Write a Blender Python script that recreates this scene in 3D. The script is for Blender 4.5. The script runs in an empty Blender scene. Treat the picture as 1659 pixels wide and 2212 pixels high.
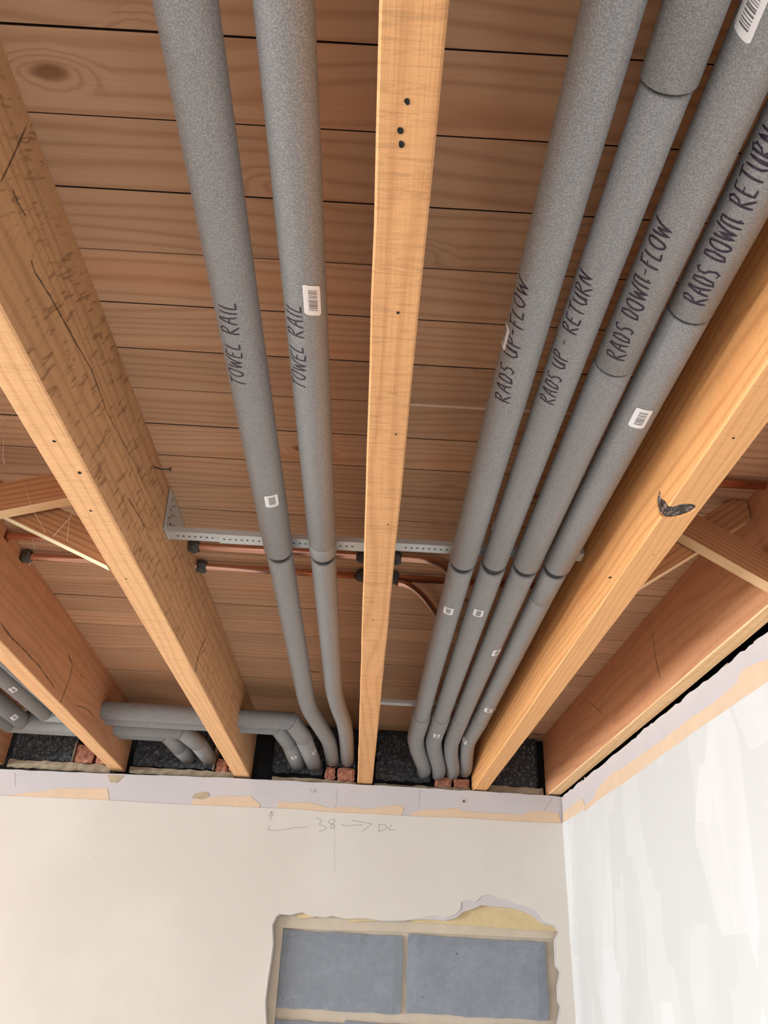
import bpy, bmesh, math, random
from mathutils import Vector, Matrix
random.seed(7)
S = bpy.context.scene
COL = S.collection

# ------------------------------------------------------------------ camera
F, CX, CY = 1661.0, 829.5, 1106.0
ROLL = math.atan(.058)
PITCH = math.radians(31.3967)
CAMZ = 1.85
UU = (math.cos(ROLL), math.sin(ROLL)); VV = (-math.sin(ROLL), math.cos(ROLL))
CAM = Vector((0, 0, CAMZ))
_X = Vector((1, 0, 0)); _Fw = Vector((0, math.cos(PITCH), math.sin(PITCH))); _D = Vector((0, math.sin(PITCH), -math.cos(PITCH)))
_r = math.cos(ROLL) * _X - math.sin(ROLL) * _D
_d = math.sin(ROLL) * _X + math.cos(ROLL) * _D
cam = bpy.data.cameras.new('camera'); camo = bpy.data.objects.new('camera', cam); COL.objects.link(camo)
cam.sensor_fit = 'HORIZONTAL'; cam.sensor_width = 36; cam.lens = 36 * F / 1659
cam.clip_start = .02
camo.matrix_world = Matrix(((_r.x, -_d.x, -_Fw.x, 0), (_r.y, -_d.y, -_Fw.y, 0), (_r.z, -_d.z, -_Fw.z, CAMZ), (0, 0, 0, 1)))
S.camera = camo

# ------------------------------------------------------------------ world, daylight, exposure
W = bpy.data.worlds.new('sky'); S.world = W; W.use_nodes = True
W.node_tree.nodes['Background'].inputs[0].default_value = (.80, .90, 1, 1)
W.node_tree.nodes['Background'].inputs[1].default_value = 1.0
S.view_settings.view_transform = 'Standard'; S.view_settings.look = 'None'
S.view_settings.gamma = 1; S.view_settings.use_curve_mapping = False
S.view_settings.exposure = 0.22

def area(name, loc, direction, sx, sy, power, color):
    l = bpy.data.lights.new(name, 'AREA'); l.shape = 'RECTANGLE'; l.size = sx; l.size_y = sy
    l.energy = power; l.color = color
    o = bpy.data.objects.new(name, l); COL.objects.link(o)
    o.location = loc; o.rotation_euler = Vector(direction).to_track_quat('-Z', 'Y').to_euler()
    return o
area('daylight_rear_window', (-.75, -2.43, 1.5), (0, 1, 0), 2.2, 1.1, 20, (.95, .98, 1))
area('daylight_side_window', (-5.36, .30, 1.50), (1, 0, 0), 3.0, 1.2, 300, (.93, .97, 1))

# ------------------------------------------------------------------ pixel rays
def ray(px, py):
    a = ((px - CX) * UU[0] + (py - CY) * UU[1]) / F
    b = ((px - CX) * VV[0] + (py - CY) * VV[1]) / F
    return _X * a + _Fw + _D * b
def hit(px, py, p, n):
    d = ray(px, py); n = Vector(n)
    return CAM + d * ((Vector(p) - CAM).dot(n) / d.dot(n))
def rel(x, y, z): return Vector((x, y, CAMZ + z))
def cyl_hit(px, py, p0, ax, r):
    """first hit of the pixel's ray on the cylinder; returns (distance along axis, angle from straight down)"""
    d = ray(px, py).normalized(); ax = ax.normalized()
    m = CAM - p0
    dd = d - ax * d.dot(ax); mm = m - ax * m.dot(ax)
    A = dd.dot(dd); B = 2 * dd.dot(mm); C = mm.dot(mm) - r * r
    disc = max(B * B - 4 * A * C, 0)
    t = (-B - math.sqrt(disc)) / (2 * A)
    q = CAM + d * t - p0
    s = q.dot(ax); w = q - ax * s
    dn, sd = cyl_basis(ax)
    return s, math.atan2(w.dot(sd), w.dot(dn))
def cyl_basis(ax):
    dn = Vector((0, 0, -1)); dn = (dn - ax * dn.dot(ax)).normalized()
    sd = dn.cross(ax).normalized()
    if sd.dot(Vector((1, -.3, 0))) < 0: sd = -sd
    return dn, sd

# ------------------------------------------------------------------ node helpers
class NT:
    def __init__(s, name):
        s.m = bpy.data.materials.new(name); s.m.use_nodes = True
        s.t = s.m.node_tree; s.bsdf = s.t.nodes['Principled BSDF']
    def n(s, typ, **kw):
        nd = s.t.nodes.new(typ)
        for k, v in kw.items(): setattr(nd, k, v)
        return nd
    def put(s, sock, v):
        if hasattr(v, 'is_linked') or isinstance(v, bpy.types.NodeSocket): s.t.links.new(v, sock)
        elif isinstance(v, (tuple, list)) and len(v) == 3 and sock.type == 'RGBA': sock.default_value = (*v, 1)
        else: sock.default_value = v
    def math(s, op, a, b=0.0, c=None, clamp=False):
        nd = s.n('ShaderNodeMath', operation=op, use_clamp=clamp)
        s.put(nd.inputs[0], a); s.put(nd.inputs[1], b)
        if c is not None: s.put(nd.inputs[2], c)
        return nd.outputs[0]
    def sep(s, v):
        nd = s.n('ShaderNodeSeparateXYZ'); s.put(nd.inputs[0], v); return nd.outputs
    def comb(s, x, y, z):
        nd = s.n('ShaderNodeCombineXYZ')
        for i, v in enumerate((x, y, z)): s.put(nd.inputs[i], v)
        return nd.outputs[0]
    def noise(s, vec, scale=1.0, detail=2.0, rough=.5, dist=0.0):
        nd = s.n('ShaderNodeTexNoise'); s.put(nd.inputs['Vector'], vec); nd.inputs['Scale'].default_value = scale
        nd.inputs['Detail'].default_value = detail; nd.inputs['Roughness'].default_value = rough; nd.inputs['Distortion'].default_value = dist
        return nd.outputs[0]
    def vor(s, vec, scale=1.0, metric='EUCLIDEAN', feature='F1'):
        nd = s.n('ShaderNodeTexVoronoi', distance=metric, feature=feature); s.put(nd.inputs['Vector'], vec); nd.inputs['Scale'].default_value = scale
        return nd.outputs
    def ss(s, v, a, b):
        nd = s.n('ShaderNodeMapRange', interpolation_type='SMOOTHSTEP'); s.put(nd.inputs[0], v)
        nd.inputs[1].default_value = a; nd.inputs[2].default_value = b
        return nd.outputs[0]
    def mix(s, f, a, b, mode='MIX'):
        nd = s.n('ShaderNodeMix', data_type='RGBA', blend_type=mode)
        s.put(nd.inputs[0], f); s.put(nd.inputs[6], a); s.put(nd.inputs[7], b)
        return nd.outputs[2]
    def coord(s): return s.n('ShaderNodeTexCoord').outputs['Object']
    def rnd(s): return s.n('ShaderNodeObjectInfo').outputs['Random']
    def bump(s, h, strength=.3, dist=.002):
        nd = s.n('ShaderNodeBump'); nd.inputs['Strength'].default_value = strength; nd.inputs['Distance'].default_value = dist
        s.put(nd.inputs['Height'], h); s.t.links.new(nd.outputs[0], s.bsdf.inputs['Normal'])
    def out(s, col=None, rough=None, metal=None, spec=None):
        for k, v in (('Base Color', col), ('Roughness', rough), ('Metallic', metal), ('Specular IOR Level', spec)):
            if v is not None: s.put(s.bsdf.inputs[k], v)
        return s.m

def plain(name, col, rough=.7, metal=0.0, var=.12, scale=40, bump=.15, spec=.4):
    q = NT(name); c = q.coord(); n = q.noise(c, scale, 4, .6)
    f = q.math('MULTIPLY_ADD', n, 2 * var, 1 - var)
    cc = q.mix(1.0, col, q.comb(f, f, f), 'MULTIPLY')
    if bump: q.bump(n, bump, .001)
    return q.out(cc, rough, metal, spec)

def wood(name, light, dark, axis='Y', face='XZ', freq=46, knots=.5, kscale=(2.2, 7), saw=0.0, dash=0.0, latew=.55, tilt=0.0, var=.22, red=(.9, .62, .45)):
    """axis: direction of the grain; the growth rings cut each face, knots bend the lines around them"""
    q = NT(name); x, y, z = q.sep(q.coord())[:3]
    r = q.math('MULTIPLY', q.rnd(), 61.0)
    if axis == 'X': l, a, b = x, y, z
    else: l, a, b = y, x, z
    if tilt:
        l0, b0 = l, b
        l = q.math('ADD', q.math('MULTIPLY', l0, math.cos(tilt)), q.math('MULTIPLY', b0, math.sin(tilt)))
        b = q.math('SUBTRACT', q.math('MULTIPLY', b0, math.cos(tilt)), q.math('MULTIPLY', l0, math.sin(tilt)))
    lo = q.math('ADD', l, r)
    wob = q.noise(q.comb(q.math('MULTIPLY', lo, .85), q.math('MULTIPLY', a, 7), q.math('MULTIPLY', b, 7)), 1, 2, .5)
    kv = q.vor(q.comb(q.math('MULTIPLY', lo, kscale[0]), q.math('MULTIPLY', a, kscale[1]), q.math('MULTIPLY', b, kscale[1])))
    kmask = q.ss(q.sep(kv['Color'])[0], 1 - knots, 1 - knots + .02)
    kd = q.math('ADD', kv['Distance'], q.math('MULTIPLY', q.math('SUBTRACT', q.noise(q.comb(lo, a, b), 60, 2), .5), .05))
    kinf = q.math('MULTIPLY', q.ss(kd, .34, .02), kmask)
    g = q.math('ADD', q.math('MULTIPLY', a, freq), q.math('MULTIPLY', b, freq * .8))
    g = q.math('ADD', g, q.math('MULTIPLY', wob, 7.5))
    g = q.math('ADD', g, q.math('MULTIPLY', kinf, 3.2))
    s = q.math('MULTIPLY_ADD', q.math('SINE', q.math('MULTIPLY', g, 6.2832)), .5, .5)
    late = q.math('POWER', s, 3.4)
    fib = q.noise(q.comb(q.math('MULTIPLY', lo, 9), q.math('MULTIPLY', a, 330), q.math('MULTIPLY', b, 330)), 1, 3, .6)
    big = q.noise(q.comb(q.math('MULTIPLY', lo, 1.7), q.math('MULTIPLY', a, 9), q.math('MULTIPLY', b, 9)), 1, 3, .55)
    f = q.math('ADD', q.math('MULTIPLY', late, latew), q.math('MULTIPLY', q.math('SUBTRACT', fib, .45), .55), clamp=True)
    col = q.mix(f, light, dark)
    v = q.math('ADD', q.math('MULTIPLY_ADD', big, 2 * var, 1 - var), q.math('MULTIPLY', q.math('SUBTRACT', q.rnd(), .5), .16))
    col = q.mix(1.0, col, q.comb(v, v, v), 'MULTIPLY')
    col = q.mix(q.math('MULTIPLY', q.ss(big, .56, .72), .35), col, red, 'MULTIPLY')
    h = q.math('ADD', q.math('MULTIPLY', late, -.3), fib)
    if saw:
        sw = q.noise(q.comb(q.math('MULTIPLY', lo, 150), q.math('MULTIPLY', a, 16), q.math('MULTIPLY', b, 16)), 1, 3, .65, 1.4)
        vv = q.math('MULTIPLY_ADD', q.ss(sw, .30, .56), saw, 1 - saw)
        col = q.mix(1.0, col, q.comb(vv, vv, vv), 'MULTIPLY')
        h = q.math('ADD', h, q.math('MULTIPLY', sw, 2.2))
    if dash:
        dv = q.noise(q.comb(q.math('MULTIPLY', q.math('ADD', lo, q.math('MULTIPLY', b, -.55)), 130), q.math('MULTIPLY', a, 25), q.math('MULTIPLY', q.math('ADD', b, q.math('MULTIPLY', l, .3)), 26)), 1, 2, .6)
        patch = q.noise(q.comb(lo, a, b), 7, 2)
        dk = q.math('MULTIPLY', q.math('MULTIPLY', q.ss(dv, .57, .66), q.ss(patch, .32, .52)), dash)
        col = q.mix(dk, col, (dark[0] * .35, dark[1] * .3, dark[2] * .28))
        h = q.math('SUBTRACT', h, q.math('MULTIPLY', dk, 2))
    kc = q.math('MULTIPLY', q.ss(kd, .15, .08), kmask)
    col = q.mix(q.math('MULTIPLY', kc, .8), col, (dark[0] * .5, dark[1] * .38, dark[2] * .3))
    q.bump(h, .35, .0012)
    return q.out(col, .72, 0.0, .3)

M = {}
M['board'] = wood('pine_floorboard', (.60, .36, .215), (.39, .20, .105), axis='X', freq=56, knots=.26, kscale=(5, 11), latew=.52)
M['joist_orange'] = wood('sawn_joist_orange', (.78, .41, .18), (.55, .25, .10), freq=40, knots=.10, kscale=(1.6, 6), saw=.22, latew=.4, var=.15)
M['joist_clean'] = wood('sawn_joist_amber', (.68, .335, .125), (.44, .175, .055), freq=62, knots=.04, saw=.07, latew=.5, var=.14)
M['joist_grey'] = wood('weathered_sawn_joist', (.60, .335, .165), (.34, .16, .07), freq=55, knots=.08, saw=.12, dash=.5, latew=.4, var=.28, red=(.7, .6, .5))
M['joist_red'] = wood('red_brown_joist', (.57, .275, .138), (.36, .15, .068), freq=44, knots=.10, saw=.10, latew=.35, var=.24)
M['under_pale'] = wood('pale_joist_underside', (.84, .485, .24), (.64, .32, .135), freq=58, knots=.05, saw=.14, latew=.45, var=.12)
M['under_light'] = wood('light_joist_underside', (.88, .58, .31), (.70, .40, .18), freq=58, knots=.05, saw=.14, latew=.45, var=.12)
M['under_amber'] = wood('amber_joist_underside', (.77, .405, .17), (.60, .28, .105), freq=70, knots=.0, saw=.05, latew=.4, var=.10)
M['strut_edge'] = wood('tan_strut_edge', (.70, .46, .25), (.50, .28, .13), axis='X', freq=120, knots=.0, latew=.3)
M['strut_brown'] = wood('brown_strut', (.44, .205, .09), (.23, .09, .035), axis='X', freq=150, knots=.25, kscale=(4, 12), latew=.6)
M['strut_pale'] = wood('pale_fresh_cut_pine', (.88, .76, .50), (.76, .58, .31), axis='X', freq=120, knots=.0, latew=.3)
M['joint'] = plain('shaded_board_joint', (.045, .022, .012), .95, bump=0)  # near-black brown paints the shadow of the board gaps
M['tongue'] = plain('pale_board_tongue', (.80, .58, .46), .8)

def foam_mat():
    q = NT('grey_pipe_insulation_foam'); c = q.coord()
    n = q.noise(c, 620, 2, .6); n2 = q.noise(c, 1500, 1, .5); n3 = q.noise(c, 9, 2)
    v = q.math('ADD', q.math('MULTIPLY', q.ss(n, .36, .66), .65), q.math('MULTIPLY', n2, .35))
    col = q.mix(v, (.145, .150, .158), (.375, .38, .388))
    col = q.mix(q.math('MULTIPLY', n3, .25), col, (.30, .29, .28))
    q.bump(v, .5, .0006)
    return q.out(col, .42, 0.0, .6)
M['foam'] = foam_mat()
M['rubber'] = plain('dark_rubber_clip', (.035, .037, .04), .6)
M['ink'] = plain('black_marker_ink', (.028, .018, .035), .45, bump=0)
M['label'] = plain('white_paper_label', (.86, .85, .86), .5, var=.03, bump=0)
M['bar'] = plain('barcode_print', (.14, .13, .14), .6, bump=0)
M['galv'] = plain('galvanised_steel', (.62, .66, .67), .42, .55, var=.14, scale=25)
M['crack'] = plain('dark_timber_split', (.10, .055, .030), .95, bump=0)
M['dark'] = plain('dark_hole', (.012, .011, .010), .9, bump=0)
M['copper'] = plain('copper_pipe', (.72, .40, .29), .30, 1.0, var=.14, scale=18, bump=.05)
M['sleeve'] = plain('crumpled_dark_felt', (.20, .19, .18), .85, var=.85, scale=110, bump=.8)
M['white_plastic'] = plain('white_plastic_collar', (.80, .80, .78), .4, var=.03, bump=0)
M['iron'] = plain('rusty_nail_iron', (.10, .07, .05), .6, .4)
M['web'] = plain('cobweb_thread', (.75, .68, .60), .8, bump=0)
M['pencil'] = plain('pencil_graphite', (.34, .32, .30), .6, bump=0)
M['mortar'] = plain('tan_mortar', (.45, .36, .25), .95, var=.35, scale=60, bump=.8)
M['mortar_pale'] = plain('beige_mortar', (.52, .45, .36), .95, var=.16, scale=22, bump=.4)
M['ochre'] = plain('ochre_plaster_dab', (.58, .46, .26), .95, var=.16, scale=45, bump=.6)
M['lilac'] = plain('lilac_grey_plasterboard_paper', (.54, .505, .51), .85, var=.07, scale=9, bump=.08)
M['torn'] = plain('tan_torn_paper', (.66, .50, .355), .9, var=.10, scale=20, bump=.2)
M['concrete'] = plain('floor_screed', (.52, .50, .475), .9, var=.12, scale=6)
M['white_frame'] = plain('white_door_frame', (.8, .8, .8), .4, bump=0)

def cream_mat():
    q = NT('cream_painted_plaster'); c = q.coord()
    n = q.noise(c, 3.2, 4, .55); n2 = q.noise(c, 130, 2)
    col = q.mix(q.ss(n, .35, .7), (.60, .565, .515), (.64, .61, .56))
    sp = q.ss(q.noise(q.comb(*q.sep(c)[:3]), 55, 1), .755, .79)
    col = q.mix(q.math('MULTIPLY', sp, .35), col, (.42, .38, .33))
    q.bump(n2, .08, .0008)
    return q.out(col, .75, 0.0, .3)
M['cream'] = cream_mat()
def white_mat():
    q = NT('patchy_white_plaster'); x, y, z = q.sep(q.coord())[:3]
    ys = q.math('ADD', y, q.math('MULTIPLY', z, .16))
    v1 = q.vor(q.comb(0.0, q.math('MULTIPLY', ys, 5.5), q.math('MULTIPLY', z, 2.6)), 1, 'CHEBYCHEV')
    v2 = q.vor(q.comb(3.7, q.math('MULTIPLY', ys, 11), q.math('MULTIPLY', z, 3.2)), 1, 'CHEBYCHEV')
    p1 = q.ss(q.sep(v1['Color'])[0], .35, .65); p2 = q.ss(q.sep(v2['Color'])[1], .35, .65)
    f = q.math('ADD', q.math('MULTIPLY', p1, .6), q.math('MULTIPLY', p2, .4))
    wash = q.noise(q.comb(x, q.math('MULTIPLY', ys, 6), q.math('MULTIPLY', z, 1.2)), 1, 1)
    f = q.math('MULTIPLY', f, q.ss(wash, .15, .5))
    col = q.mix(f, (.585, .60, .59), (.68, .69, .695))
    q.bump(q.noise(q.coord(), 60, 2), .05, .0008)
    return q.out(col, .55, 0.0, .4)
M['white'] = white_mat()
def block_mat(name, lo, hi, sc, a, b, rough=.95, bs=.9, big=.8):
    q = NT(name); c = q.coord()
    n = q.noise(c, sc, 3, .7); n2 = q.noise(c, 14, 3)
    col = q.mix(q.ss(n, a, b), lo, hi)
    vv = q.math('MULTIPLY_ADD', n2, big, 1 - big / 2)
    pit = q.ss(q.noise(c, 70, 1), .76, .80); col = q.mix(q.math('MULTIPLY', pit, .7), col, (.03, .03, .035))
    col = q.mix(1.0, col, q.comb(vv, vv, vv), 'MULTIPLY')
    q.bump(n, bs, .003)
    return q.out(col, rough, 0.0, .4)
M['black_block'] = block_mat('dark_aggregate_block', (.030, .033, .038), (.26, .27, .28), 150, .50, .74, .55)
M['grey_block'] = block_mat('blue_grey_concrete_block', (.205, .232, .27), (.235, .262, .30), 60, .3, .7, .9, .10, .22)
M['brick'] = block_mat('red_brick', (.36, .13, .08), (.58, .28, .19), 70, .35, .75, .95, .6)
M['bark'] = block_mat('dark_resinous_bark', (.035, .022, .018), (.42, .33, .30), 160, .48, .74, .35, .9)

# ------------------------------------------------------------------ object helpers
def link(name, me, mat=None, parent=None, smooth=False):
    o = bpy.data.objects.new(name, me); COL.objects.link(o)
    if mat is not None: me.materials.append(M[mat] if isinstance(mat, str) else mat)
    if parent is not None: o.parent = parent
    if smooth: me.polygons.foreach_set('use_smooth', [True] * len(me.polygons))
    return o
def from_bm(name, bm, mat=None, parent=None, smooth=False):
    bmesh.ops.recalc_face_normals(bm, faces=bm.faces)
    me = bpy.data.meshes.new(name); bm.to_mesh(me); bm.free()
    return link(name, me, mat, parent, smooth)
def tag(o, label, cat, group=None):
    o['label'] = label; o['category'] = cat
    if group: o['group'] = group
    return o
def struct(o, label=None):
    o['kind'] = 'structure'
    if label: o['label'] = label
    return o
def empty(name, loc, label, cat, group=None):
    o = bpy.data.objects.new(name, None); COL.objects.link(o); o.location = loc; o.empty_display_size = .05
    return tag(o, label, cat, group)
def adopt(ch, par):
    """parent ch keeping it where it stands (par is an unrotated object)"""
    ch.parent = par
    ch.matrix_parent_inverse = Matrix.Translation(-Vector(par.location))
    return ch
def box_bm(lo, hi, bev=0.0, seg=1):
    bm = bmesh.new()
    vs = [bm.verts.new((x, y, z)) for x in (lo[0], hi[0]) for y in (lo[1], hi[1]) for z in (lo[2], hi[2])]
    for f in ((0, 1, 3, 2), (4, 6, 7, 5), (0, 4, 5, 1), (2, 3, 7, 6), (0, 2, 6, 4), (1, 5, 7, 3)): bm.faces.new([vs[i] for i in f])
    bmesh.ops.recalc_face_normals(bm, faces=bm.faces)
    if bev: bmesh.ops.bevel(bm, geom=bm.edges[:], offset=bev, segments=seg, affect='EDGES', profile=.5)
    return bm
def box(name, lo, hi, mat, parent=None, bev=0.0): return from_bm(name, box_bm(lo, hi, bev), mat, parent)
def prism(name, pts, ext, mat, parent=None, holes=(), bev=0.0):
    """flat outline (with holes) given a thickness"""
    bm = bmesh.new(); ext = Vector(ext); edges = []
    for loop in [pts, *holes]:
        vs = [bm.verts.new(p) for p in loop]
        edges += [bm.edges.new((vs[i], vs[(i + 1) % len(vs)])) for i in range(len(vs))]
    n = ext.normalized()
    if holes: bmesh.ops.triangle_fill(bm, edges=edges, use_beauty=True, use_dissolve=False, normal=n)
    else: bm.faces.new(list(bm.verts))
    r = bmesh.ops.extrude_face_region(bm, geom=bm.faces[:])
    for g in r['geom']:
        if isinstance(g, bmesh.types.BMVert): g.co += ext
    if bev:
        bmesh.ops.recalc_face_normals(bm, faces=bm.faces)
        bmesh.ops.bevel(bm, geom=[e for e in bm.edges if len(e.link_faces) == 2 and e.calc_face_angle(0) > .6], offset=bev, segments=1, affect='EDGES')
    return from_bm(name, bm, mat, parent)
def rough_block(name, lo, hi, mat, parent, amp=.004, n=(12, 8), axis=1, chip=.006, seed=0):
    """a block whose visible face and edges are uneven: front face is the -Y face"""
    rr = random.Random(seed); bm = bmesh.new(); nx, nz = n; rows = []
    for j in range(nz + 1):
        row = []
        for i in range(nx + 1):
            u, v = i / nx, j / nz
            x = lo[0] + (hi[0] - lo[0]) * u; z = lo[2] + (hi[2] - lo[2]) * v
            edge = i in (0, nx) or j in (0, nz)
            y = lo[1] + rr.uniform(0, amp) + (chip * rr.uniform(.5, 1) if edge else 0)
            if i in (0, nx): x += rr.uniform(-1, 1) * chip * .5 * (1 if 0 < j < nz else 0) + (chip * .6 if i == 0 else -chip * .6) * (j in (0, nz))
            if j in (0, nz): z += rr.uniform(-1, 1) * chip * .5
            row.append(bm.verts.new((x, y, z)))
        rows.append(row)
    for j in range(nz):
        for i in range(nx): bm.faces.new((rows[j][i], rows[j][i + 1], rows[j + 1][i + 1], rows[j + 1][i]))
    be = [e for e in bm.edges if len(e.link_faces) == 1]
    r = bmesh.ops.extrude_edge_only(bm, edges=be)
    for g in r['geom']:
        if isinstance(g, bmesh.types.BMVert): g.co.y = hi[1]
    return from_bm(name, bm, mat, parent)
def tube_rings(bm, rings, seg, cap=True):
    """rings: (centre, axis1, axis2, r)"""
    prev = None; first = None
    for c, e1, e2, r in rings:
        cur = [bm.verts.new(c + (e1 * math.cos(2 * math.pi * i / seg) + e2 * math.sin(2 * math.pi * i / seg)) * r) for i in range(seg)]
        if prev: 
            for i in range(seg): bm.faces.new((prev[i], prev[(i + 1) % seg], cur[(i + 1) % seg], cur[i]))
        else: first = cur
        prev = cur
    if cap: bm.faces.new(first[::-1]); bm.faces.new(prev)
def path_rings(pts, r, up=Vector((0, 0, 1)), round_end=.0014):
    """smooth sweep through pts with softened ends"""
    n = len(pts); out = []
    for i, p in enumerate(pts):
        t = (pts[min(i + 1, n - 1)] - pts[max(i - 1, 0)]).normalized()
        e1 = t.cross(up).normalized(); e2 = e1.cross(t).normalized()
        out.append((p, e1, e2, r, t))
    res = []
    a = out[0]; b = out[-1]
    if round_end:
        res.append((a[0], a[1], a[2], r - round_end)); res.append((a[0] + a[4] * round_end * .8, a[1], a[2], r))
    else: res.append(a[:4])
    res += [o[:4] for o in out[1:-1]]
    if round_end:
        res.append((b[0] - b[4] * round_end * .8, b[1], b[2], r)); res.append((b[0], b[1], b[2], r - round_end))
    else: res.append(b[:4])
    return res
def tube(name, pts, r, mat, parent=None, seg=36, round_end=.0014, up=Vector((0, 0, 1))):
    bm = bmesh.new(); tube_rings(bm, path_rings([Vector(p) for p in pts], r, up, round_end), seg)
    o = from_bm(name, bm, mat, parent)
    o.data.polygons.foreach_set('use_smooth', [len(p.vertices) == 4 for p in o.data.polygons])
    return o
def mitre_piece(name, p, q, n0, n1, r, mat, parent, seg=36, gap=.0007):
    """straight sleeve piece from p to q with its ends cut on planes of normal n0, n1"""
    ax = (q - p).normalized(); dn, sd = cyl_basis(ax); bm = bmesh.new(); rings = []
    def ring(c, n, off, rad):
        out = []
        for i in range(seg):
            a = 2 * math.pi * i / seg; w = (dn * math.cos(a) + sd * math.sin(a)) * rad
            t = -(w.dot(n)) / ax.dot(n)
            out.append(bm.verts.new(c + w + ax * (t + off)))
        return out
    R = [ring(p, n0, gap, r - .0013), ring(p, n0, gap + .001, r), ring(q, n1, -gap - .001, r), ring(q, n1, -gap, r - .0013)]
    for a, b in zip(R, R[1:]):
        for i in range(seg): bm.faces.new((a[i], a[(i + 1) % seg], b[(i + 1) % seg], b[i]))
    bm.faces.new(R[0][::-1]); bm.faces.new(R[-1])
    o = from_bm(name, bm, mat, parent)
    o.data.polygons.foreach_set('use_smooth', [len(f.vertices) == 4 for f in o.data.polygons])
    return o
def boolean_cut(o, cutters):
    for c in cutters:
        m = o.modifiers.new('cut', 'BOOLEAN'); m.object = c; m.operation = 'DIFFERENCE'; m.solver = 'EXACT'
    dg = bpy.context.evaluated_depsgraph_get(); dg.update()
    me = bpy.data.meshes.new_from_object(o.evaluated_get(dg))
    o.modifiers.clear(); o.data = me
    for c in cutters: bpy.data.objects.remove(c)
def ribbons(strokes, w, place):
    """pen strokes [(u,v),...] turned into narrow raised bands laid on a surface by place(u, v)"""
    bm = bmesh.new()
    for st in strokes:
        pts = [Vector((*p, 0)) for p in st]; dense = [pts[0]]
        for a, b in zip(pts, pts[1:]):
            k = max(1, int((b - a).length / (w * 1.5)))
            dense += [a.lerp(b, (i + 1) / k) for i in range(k)]
        L = []; Rr = []; n = len(dense)
        for i, p in enumerate(dense):
            t = dense[min(i + 1, n - 1)] - dense[max(i - 1, 0)]
            if t.length < 1e-9: t = Vector((1, 0, 0))
            t.normalize(); nn = Vector((-t.y, t.x, 0)) * (w / 2) * (1 if 0 < i < n - 1 else .6)
            L.append(bm.verts.new(place(p.x + nn.x, p.y + nn.y))); Rr.append(bm.verts.new(place(p.x - nn.x, p.y - nn.y)))
        for i in range(n - 1): bm.faces.new((L[i], L[i + 1], Rr[i + 1], Rr[i]))
    return bm

def arc(cx, cy, rx, ry, a0, a1, n=8): return [(cx + rx * math.cos(math.radians(a0 + (a1 - a0) * i / n)), cy + ry * math.sin(math.radians(a0 + (a1 - a0) * i / n))) for i in range(n + 1)]
GL = {
 'T': (.75, [[(0, .93), (.75, 1.02)], [(.42, .98), (.34, 0)]]),
 'O': (.62, [arc(.3, .5, .3, .48, 100, 465, 14)]),
 'W': (.85, [[(0, .95), (.18, .02), (.40, .72), (.58, .02), (.88, 1.05)]]),
 'E': (.52, [[(.5, .97), (.04, .93), (0, .05), (.52, .02)], [(.03, .5), (.42, .53)]]),
 'L': (.48, [[(.1, 1.0), (0, .06), (.5, .08)]]),
 'R': (.66, [[(.06, -.05), (.1, .95)], [(-.05, .9), (.3, 1.03), (.52, .85), (.42, .6), (.08, .45), (.36, .25), (.66, -.06)]]),
 'A': (.62, [[(0, 0), (.26, 1.0), (.36, .98), (.6, 0)], [(.1, .4), (.52, .42)]]),
 'I': (.18, [[(.1, 1.0), (.06, 0)]]),
 'D': (.58, [[(.08, 0), (.1, .96)], [(-.02, .95), (.34, .95), (.58, .55), (.4, .1), (0, .01)]]),
 'S': (.5, [[(.5, .9), (.3, 1.02), (.06, .88), (.1, .62), (.4, .45), (.48, .2), (.25, .0), (0, .1)]]),
 'U': (.6, [[(0, .95), (.04, .25), (.22, .0), (.45, .1), (.56, .95)], [(.56, .95), (.58, .02)]]),
 'P': (.55, [[(.08, -.1), (.1, .95)], [(-.02, .9), (.3, 1.02), (.54, .82), (.42, .52), (.1, .42)]]),
 'F': (.5, [[(.08, -.08), (.1, .95)], [(-.06, .92), (.56, 1.0)], [(.06, .5), (.4, .53)]]),
 'N': (.62, [[(0, 0), (.05, .95), (.5, .05), (.6, 1.0)]]),
 'n': (.62, [[(0, 0), (.04, .9)], [(-.04, .86), (.16, .95), (.42, .93), (.48, .02)], [(.46, .2), (.66, .16)]]),
 '-': (.4, [[(.02, .45), (.4, .5)]]), ' ': (.38, []),
 '3': (.55, [[(0, .95), (.5, .88), (.18, .58), (.5, .5), (.5, .2), (.15, 0)]]),
 '8': (.5, [[(.5, .88), (.25, 1.0), (.08, .8), (.45, .35), (.3, .0), (.05, .15), (.45, .8), (.5, .9)]]),
 'C': (.55, [[(.45, .9), (.1, .65), (.05, .25), (.3, .05), (.62, .15)]]),
}
def text_strokes(txt, h, length=None, gap=.22, jitter=0, seed=1):
    rr = random.Random(seed); x = 0; st = []
    for ch in txt:
        w, g = GL[ch]; dy = rr.uniform(-jitter, jitter)
        for s in g: st.append([(x + u, v + dy) for u, v in s])
        x += w + gap
    x -= gap
    k = length / x if length else h
    return [[(u * k, (v - .5) * h) for u, v in s] for s in st]

# ================================================================== THE SETTING
JZ = .55            # underside of the joists above the camera
CZ = .745           # underside of the floorboards
WY = 2.60           # face of the plasterboard on the back wall
def wallx(y): return .629 + .025 * (2.6 - y)    # face of the plasterboard on the right wall
ZT = CAMZ + CZ
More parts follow.
